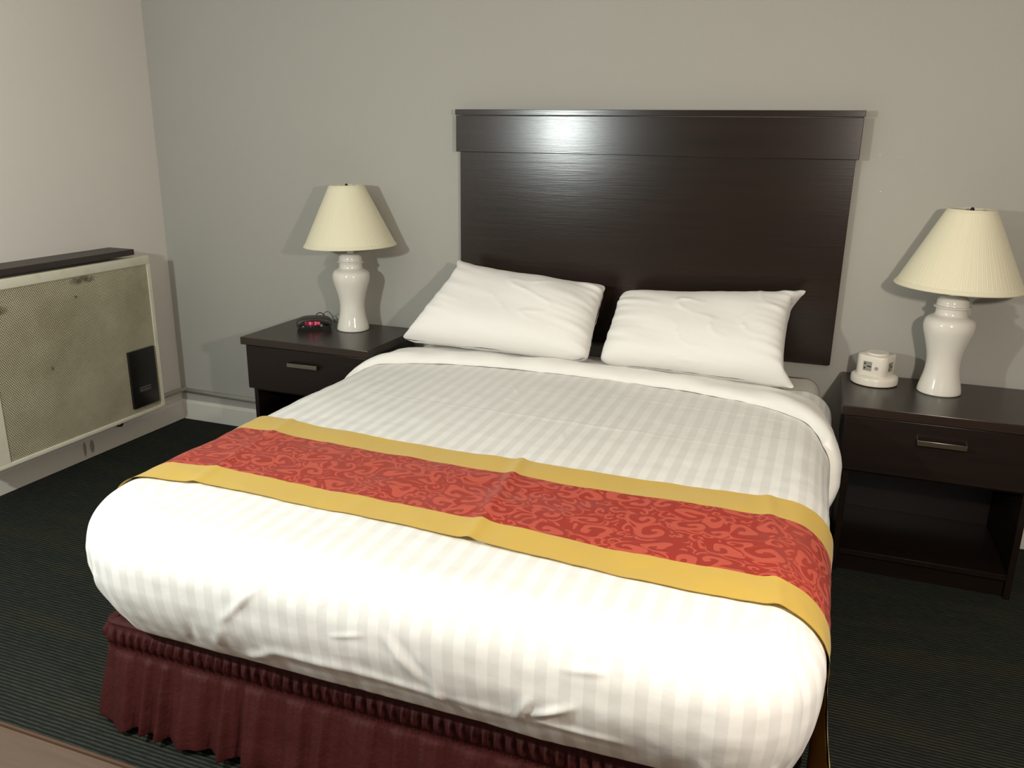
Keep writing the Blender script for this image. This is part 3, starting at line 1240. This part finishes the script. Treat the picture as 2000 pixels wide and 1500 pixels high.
def smooth_prof(p, k=3):
    out = []
    for i in range(len(p)-1):
        p0 = p[max(i-1, 0)]; p1 = p[i]; p2 = p[i+1]; p3 = p[min(i+2, len(p)-1)]
        for j in range(k):
            t_ = j/k
            out.append(tuple(.5*((2*p1[d])+(-p0[d]+p2[d])*t_+(2*p0[d]-5*p1[d]+4*p2[d]-p3[d])*t_*t_ +
                             (-p0[d]+3*p1[d]-3*p2[d]+p3[d])*t_**3) for d in (0, 1)))
    out.append(p[-1])
    return [(max(r, .0003), z) for r, z in out]


pv = [(r, z*.937) for r, z in pv]
bm, _ = lathe(smooth_prof(pv[1:-1]), 72)
cap(bm, _[0], True)
cap(bm, _[-1])
body = obj('vase_body', bm, M_CERAMIC, lamp, True, 50)
bm, rg = lathe([(.016, .336), (.016, .372), (.0125, .374), (.0125, .385), (.019, .387), (.019, .43), (.0165, .435)], 24)
cap(bm, rg[-1]); cap(bm, rg[0], True)
obj('socket', bm, M_CERAMIC, lamp, True, 40)
# bulb (off)
bm, rg = lathe(smooth_prof([(.012, .434), (.014, .445), (.024, .47), (.030, .495), (.027, .515), (.014, .530), (.002, .533)]), 24)
cap(bm, rg[-1]); cap(bm, rg[0], True)
obj('bulb', bm, plain('frosted_glass_bulb', lin((235, 233, 226)), .3), lamp, True)
# harp
bm = bmesh.new()
hp = []
for k in range(25):
    a = PI*k/24
    hp.append((.052*math.cos(a)*(1 if k else .6), 0, .435+.178*math.sin(a)**.75 if 0 < k < 24 else .400))
tube(bm, hp, .0016, 8)
obj('harp', bm, M_BRASS, lamp, True)
ZB, ZT, RB, RT = .372, .620, .194, .0735
bm, rg = lathe([(RB+.0015+(RT-RB)*k/10, ZB+(ZT-ZB)*k/10) for k in range(11)] +
               [(RT-.0012+(RB-RT)*k/10, ZT-(ZT-ZB)*k/10) for k in range(11)], 300, uv=True, pleat=(.0012, 75))
sh = obj('lamp_shade', bm, M_SHADE, lamp, True, 60)
for (r, z, hh) in ((RB+.0035, ZB-.002, .011), (RT+.0035, ZT-.008, .010)):
    dr_ = (RT-RB)/(ZT-ZB)*hh
    bm, rg = lathe([(r-.005, z), (r+.0008, z-.001), (r+.002, z+.002), (r+.001+dr_, z+hh), (r-.001+dr_, z+hh+.002), (r-.006+dr_, z+hh)], 120)
    for i in range(120):
        bm.faces.new((rg[-1][i], rg[-1][(i+1) % 120], rg[0][(i+1) % 120], rg[0][i]))
    obj('trim', bm, M_SHADETRIM, sh, True, 50)
# spider fitting + finial
bm = bmesh.new()
for k in range(3):
    a = 2*PI*k/3+.3
    tube(bm, [(0, 0, .606), (.035*math.cos(a), .035*math.sin(a), .606), (RT*math.cos(a), RT*math.sin(a), .611)], .0014, 6)
r_ = bmesh.ops.create_cone(bm, cap_ends=True, segments=20, radius1=.012, radius2=.012, depth=.003, matrix=Matrix.Translation((0, 0, .607)))
obj('spider', bm, M_BRASS, lamp, True, 40)
bm, rg = lathe(smooth_prof([(r, z-.006) for r, z in ((.003, .6145), (.0065, .616), (.0065, .619), (.0035, .621), (.006, .625), (.0065, .630), (.004, .6345), (.001, .636))]), 20)
cap(bm, rg[-1]); cap(bm, rg[0], True)
obj('finial', bm, plain('black_finial', lin((30, 26, 22)), .35, .4), lamp, True)
lamp2 = copy_tree(lamp)
lamp2.location = (.849, -.178, NH)


def tilt_shade(l, ang, dx):
    R = Matrix.Rotation(ang, 3, 'Y')
    p = Vector((0, 0, .45))
    for ch in [c for c in bpy.data.objects if c.parent == l]:
        if ch.name.split('.')[0] in ('lamp_shade', 'spider', 'finial', 'harp'):
            ch.rotation_euler = (0, ang, 0)
            ch.location = p-R @ p+Vector((dx, 0, 0))


tilt_shade(lamp, -.030, 0)
tilt_shade(lamp2, .014, .008)
lamp2['label'] = 'white ceramic vase table lamp with cream shade beside the white outlet tower'

# ------------------------------------------------------------------ clock radio
ck = empty('clock_radio', (-1.668, -.195, NH), 'small black digital clock radio with pink-red digits on the left nightstand', 'clock radio', rz=math.radians(33))


def arch_loft(sections, n=28):
    """sections: (y, halfwidth, z0, z1, sq)"""
    bm = bmesh.new()
    prev = None
    for (y, hw, z0, z1, e) in sections:
        ring = []
        for k in range(n):
            a = 2*PI*k/n
            c, s = math.cos(a), math.sin(a)
            x = hw*abs(c)**(2/e)*(1 if c >= 0 else -1)
            z = (z0+z1)/2+(z1-z0)/2*abs(s)**(2/(e if s > 0 else e*1.5))*(1 if s >= 0 else -1)
            ring.append(bm.verts.new((x, y, z)))
        if prev:
            for k in range(n):
                bm.faces.new((prev[k], prev[(k+1) % n], ring[(k+1) % n], ring[k]))
        else:
            bm.faces.new(ring)
        prev = ring
    bm.faces.new(prev[::-1])
    bmesh.ops.recalc_face_normals(bm, faces=bm.faces)
    return bm


bm = arch_loft([(-.050, .070, .006, .046, 2.6), (-.046, .0745, .003, .050, 2.8), (-.036, .0765, .002, .053, 3), (.0, .076, .001, .054, 3),
                (.035, .070, .001, .050, 3), (.048, .062, .004, .042, 3)])
ckb = obj('case', bm, M_GREYPL, ck, True, 60)
bm = arch_loft([(-.0525, .0655, .0105, .0430, 2.2), (-.0485, .0690, .008, .0455, 2.2)])
fp = obj('face_plate', bm, M_BLACKPL, ck, True, 50)
bm = arch_loft([(-.049, .074, .0005, .0075, 4), (.04, .066, .0005, .006, 4)])
obj('foot', bm, M_BLACKPL, ck, True, 50)
bm = add_box(bmesh.new(), -.040, .026, -.0533, -.0522, .0225, .0400, .0003)
n = N('red_display_window')
disp = obj('display', bm, n.set(lin((84, 30, 42)), .3, spec=.5, Emission_Color=lin((150, 20, 60)), Emission_Strength=.12), fp)
SEG = {'9': 'abcdfg', '3': 'abcdg', '4': 'bcfg'}
bm = bmesh.new()


def seg_digit(ch, x, z, w_, h, t_):
    for s in SEG[ch]:
        if s in 'agd':
            zz = {'a': z+h, 'g': z+h/2, 'd': z}[s]
            add_box(bm, x+t_*.4, x+w_-t_*.4, -.0538, -.0532, zz-t_/2, zz+t_/2)
        else:
            xx = x+w_ if s in 'bc' else x
            z0 = z+h/2 if s in 'bf' else z
            add_box(bm, xx-t_/2, xx+t_/2, -.0538, -.0532, z0+t_*.4, z0+h/2-t_*.4)


seg_digit('9', -.0215, .0250, .0072, .0122, .0018)
seg_digit('3', .0010, .0250, .0072, .0122, .0018)
seg_digit('4', .0135, .0250, .0072, .0122, .0018)
add_box(bm, -.0088, -.0070, -.0538, -.0532, .0282, .0298)
add_box(bm, -.0088, -.0070, -.0538, -.0532, .0335, .0351)
add_box(bm, -.0375, -.0355, -.0538, -.0532, .0360, .0378)
n = N('glowing_digits')
obj('digits', bm, n.set(lin((255, 110, 130)), .4, Emission_Color=lin((255, 80, 110)), Emission_Strength=.6), disp)
M_PRINT = plain('pale_print', lin((176, 178, 160)), .5)
for (xa, za, wa) in ((-.048, .0165, .004), (-.048, .0200, .004), (.030, .0175, .004), (.030, .0210, .004), (.030, .0245, .004), (-.015, .0165, .0013)):
    obj('button_mark', add_box(bmesh.new(), xa-wa, xa+wa, -.0534, -.0524, za-.0007, za+.0007), M_PRINT, fp)
bm = bmesh.new()
pts = []
for k in range(30):
    a = k/29
    pts.append((.002+.062*a, .048+.012*math.sin(a*3), .036+.036*math.sin(PI*a*.95)**.8*(1-.25*a)-.028*a))
tube(bm, pts, .0022, 8)
pts = []
for k in range(30):
    a = k/29
    pts.append((.030+.060*a, .052+.030*math.sin(a*2), .052*math.sin(PI*min(1, a*.9+.1))**.7+.004))
tube(bm, pts, .0014, 8)
obj('power_cord', bm, M_BLACKPL, ck, True)

# ------------------------------------------------------------------ white outlet tower
ot = empty('outlet_tower', (.642, -.140, NH), 'white round-based power outlet tower with grey sockets on the right nightstand', 'power outlet tower')
bm, rg = lathe(smooth_prof([(.074, .0015), (.078, .003), (.0792, .008), (.0790, .022), (.0765, .029), (.068, .0335), (.055, .0365), (.040, .038)]), 72)
cap(bm, rg[-1]); cap(bm, rg[0], True)
ob = obj('base', bm, M_WHITEPL, ot, True, 60)
bm, rg = lathe([(.073, 0), (.0735, .0022)], 48)
cap(bm, rg[-1]); cap(bm, rg[0], True)
obj('rubber_foot', bm, M_BLACKPL, ob, True, 40)
TH = math.radians(-27)


def rsq_ring(bm, hw, rc, z, n=8):
    ring = []
    for q in range(4):
        cxs = (1, -1, -1, 1)[q]
        cys = (1, 1, -1, -1)[q]
        for k in range(n+1):
            a = q*PI/2+k/n*PI/2
            ring.append(bm.verts.new((cxs*(hw-rc)+rc*math.cos(a), cys*(hw-rc)+rc*math.sin(a), z)))
    return ring


bm = bmesh.new()
rings = []
for (hw, z) in ((.0478, .034), (.0492, .0365), (.0488, .095), (.0478, .0985), (.0455, .1000)):
    rings.append(rsq_ring(bm, hw, min(.024, hw*.5), z))
for a, b in zip(rings[:-1], rings[1:]):
    m = len(a)
    for i in range(m):
        bm.faces.new((a[i], a[(i+1) % m], b[(i+1) % m], b[i]))
bm.faces.new(rings[-1])
bm.faces.new(rings[0][::-1])
tower = obj('tower', bm, M_WHITEPL, ot, True, 50)
tower.rotation_euler = (0, 0, TH)
tower.scale = (1.1, 1.1, 1.1)
tower.location = (0, 0, -.0035)
bm, rg = lathe([(.0330, .0995), (.0345, .1005), (.0345, .1035), (.0325, .1055)], 48)
cap(bm, rg[-1]); cap(bm, rg[0], True)
obj('top_disc', bm, M_WHITEPL, tower, True, 40)
for side in range(4):
    R = Matrix.Rotation(side*PI/2, 4, 'Z')
    bm = add_box(bmesh.new(), -.0200, .0080, -.0497, -.0480, .0505, .0810, .0004)
    bm.transform(R)
    s_ = obj('socket_plate', bm, M_GREYSOCK, tower)
    bm = bmesh.new()
    for (hx_, hz_, hw_, hh_) in ((-.0142, .0745, .0020, .0026), (-.0142, .0725, .0030, .0012), (-.0142, .0580, .0020, .0026), (-.0142, .0605, .0030, .0012),
                                 (-.0035, .0660, .0034, .0017), (.0030, .0655, .0030, .0020), (-.0003, .0658, .0062, .0009)):
        add_box(bm, hx_-hw_, hx_+hw_, -.0501, -.0495, hz_-hh_, hz_+hh_, .0003)
    bm.transform(R)
    obj('socket_holes', bm, M_BLACKPL, s_)
bm = bmesh.new()
bmesh.ops.create_cone(bm, cap_ends=True, segments=20, radius1=.0062, radius2=.0058, depth=.0016, matrix=Matrix.Translation((.0235, -.0492, .0625)) @ Matrix.Rotation(PI/2, 4, 'X'))
obj('button', bm, plain('rosy_grey_button', lin((160, 148, 146)), .4), tower, True, 40)

# ------------------------------------------------------------------ wall heater
HXF = -2.488
ht = empty('wall_heater', (XL, -.85, .171), 'ivory wall heater with perforated metal front hung low on the left wall', 'wall heater')
TO = Vector(ht.location)
Y1, Y0, ZT_, ZB_ = -.275, -1.20, .893, .160
bm = add_box(bmesh.new(), XL+.001, HXF-.0305, Y0+.004, Y1-.004, ZB_+.006, ZT_-.006, .004)
obj('cabinet', rel(bm, TO), M_OFFMETAL, ht, True, 40)
bm = bmesh.new()
FW = .026
# frame: top, bottom, left stile, right stile as one pressed frame
add_box(bm, HXF-.030, HXF, Y0, Y1, ZT_-.040, ZT_, .004, 3)
add_box(bm, HXF-.030, HXF, Y0, Y1, ZB_, ZB_+.018, .003, 3)
add_box(bm, HXF-.030, HXF-.0005, Y1-.0195, Y1-.0005, ZB_+.012, ZT_-.036, .001, 1)
add_box(bm, HXF-.030, HXF-.0005, Y0+.0005, Y0+.088, ZB_+.012, ZT_-.036, .001, 1)
obj('frame', rel(bm, TO), M_OFFMETAL, ht, True, 40)
bm = add_box(bmesh.new(), HXF-.012, HXF-.006, Y0+.07, Y1-.018, ZB_+.014, ZT_-.035)
o = obj('mesh_panel', bm, M_MESH, ht)
o.location = -TO
# control box
cbx = empty  # keep helper names distinct
bm = add_box(bmesh.new(), HXF-.010, HXF+.006, -.470, -.312, .203, .474, .003)
cb = obj('control_cover', rel(bm, TO), M_BLACKPL, ht, True, 40)
cb['label'] = 'black control cover'
bm = bmesh.new()
add_box(bm, HXF+.006, HXF+.0066, -.428, -.358, .2935, .2960)
add_box(bm, HXF+.006, HXF+.0066, -.428, -.358, .2760, .2768)
random.seed(4)
y = -.426
while y < -.362:
    ww = random.choice((.003, .004, .005))
    hh = random.choice((.006, .008, .009))
    add_box(bm, HXF+.006, HXF+.0066, y, y+ww, .280, .280+hh*.25)
    add_box(bm, HXF+.006, HXF+.0066, y, y+.0012, .280, .280+hh)
    y += ww+.0022
obj('badge', rel(bm, TO), M_SILVER, cb)
# mounting hook and bracket stubs below the cabinet
bm = bmesh.new()
tube(bm, [(XL+.03, -.47, .168), (XL+.03, -.47, .120), (XL+.032, -.462, .104), (XL+.034, -.445, .100), (XL+.036, -.436, .108)], .0045, 8)
for v in bm.verts:
    v.co -= TO
obj('drain_hook', bm, M_BRASS, ht, True)
# dark sill board fixed above the heater
sb = box('sill_board', XL+.0005, HXF-.005, -2.2, -.356, .904, .930, M_SILL, bev=.002)
tag(sb, 'dark wooden sill board on the wall just above the heater', 'shelf board')

# screws left in the wall, right of the headboard
for (sx, sz) in ((.570, 1.395), (.636, 1.386), (.587, 1.270)):
    bm = bmesh.new()
    bmesh.ops.create_uvsphere(bm, u_segments=10, v_segments=6, radius=.0026)
    for v in bm.verts:
        v.co.y *= .5
    o = obj('wall_screw', bm, plain('bright_screw', lin((225, 222, 214)), .2, .7), None, True)
    o.location = (sx, -.0008, sz)
    tag(o, {.570: 'tiny bright screw in the wall by the headboard top rail, nearest the rail',
            .636: 'tiny bright screw in the wall, farthest right of the headboard',
            .587: 'tiny bright screw in the wall, lowest of three right of the headboard'}[sx], 'screw', 'screws in the back wall')
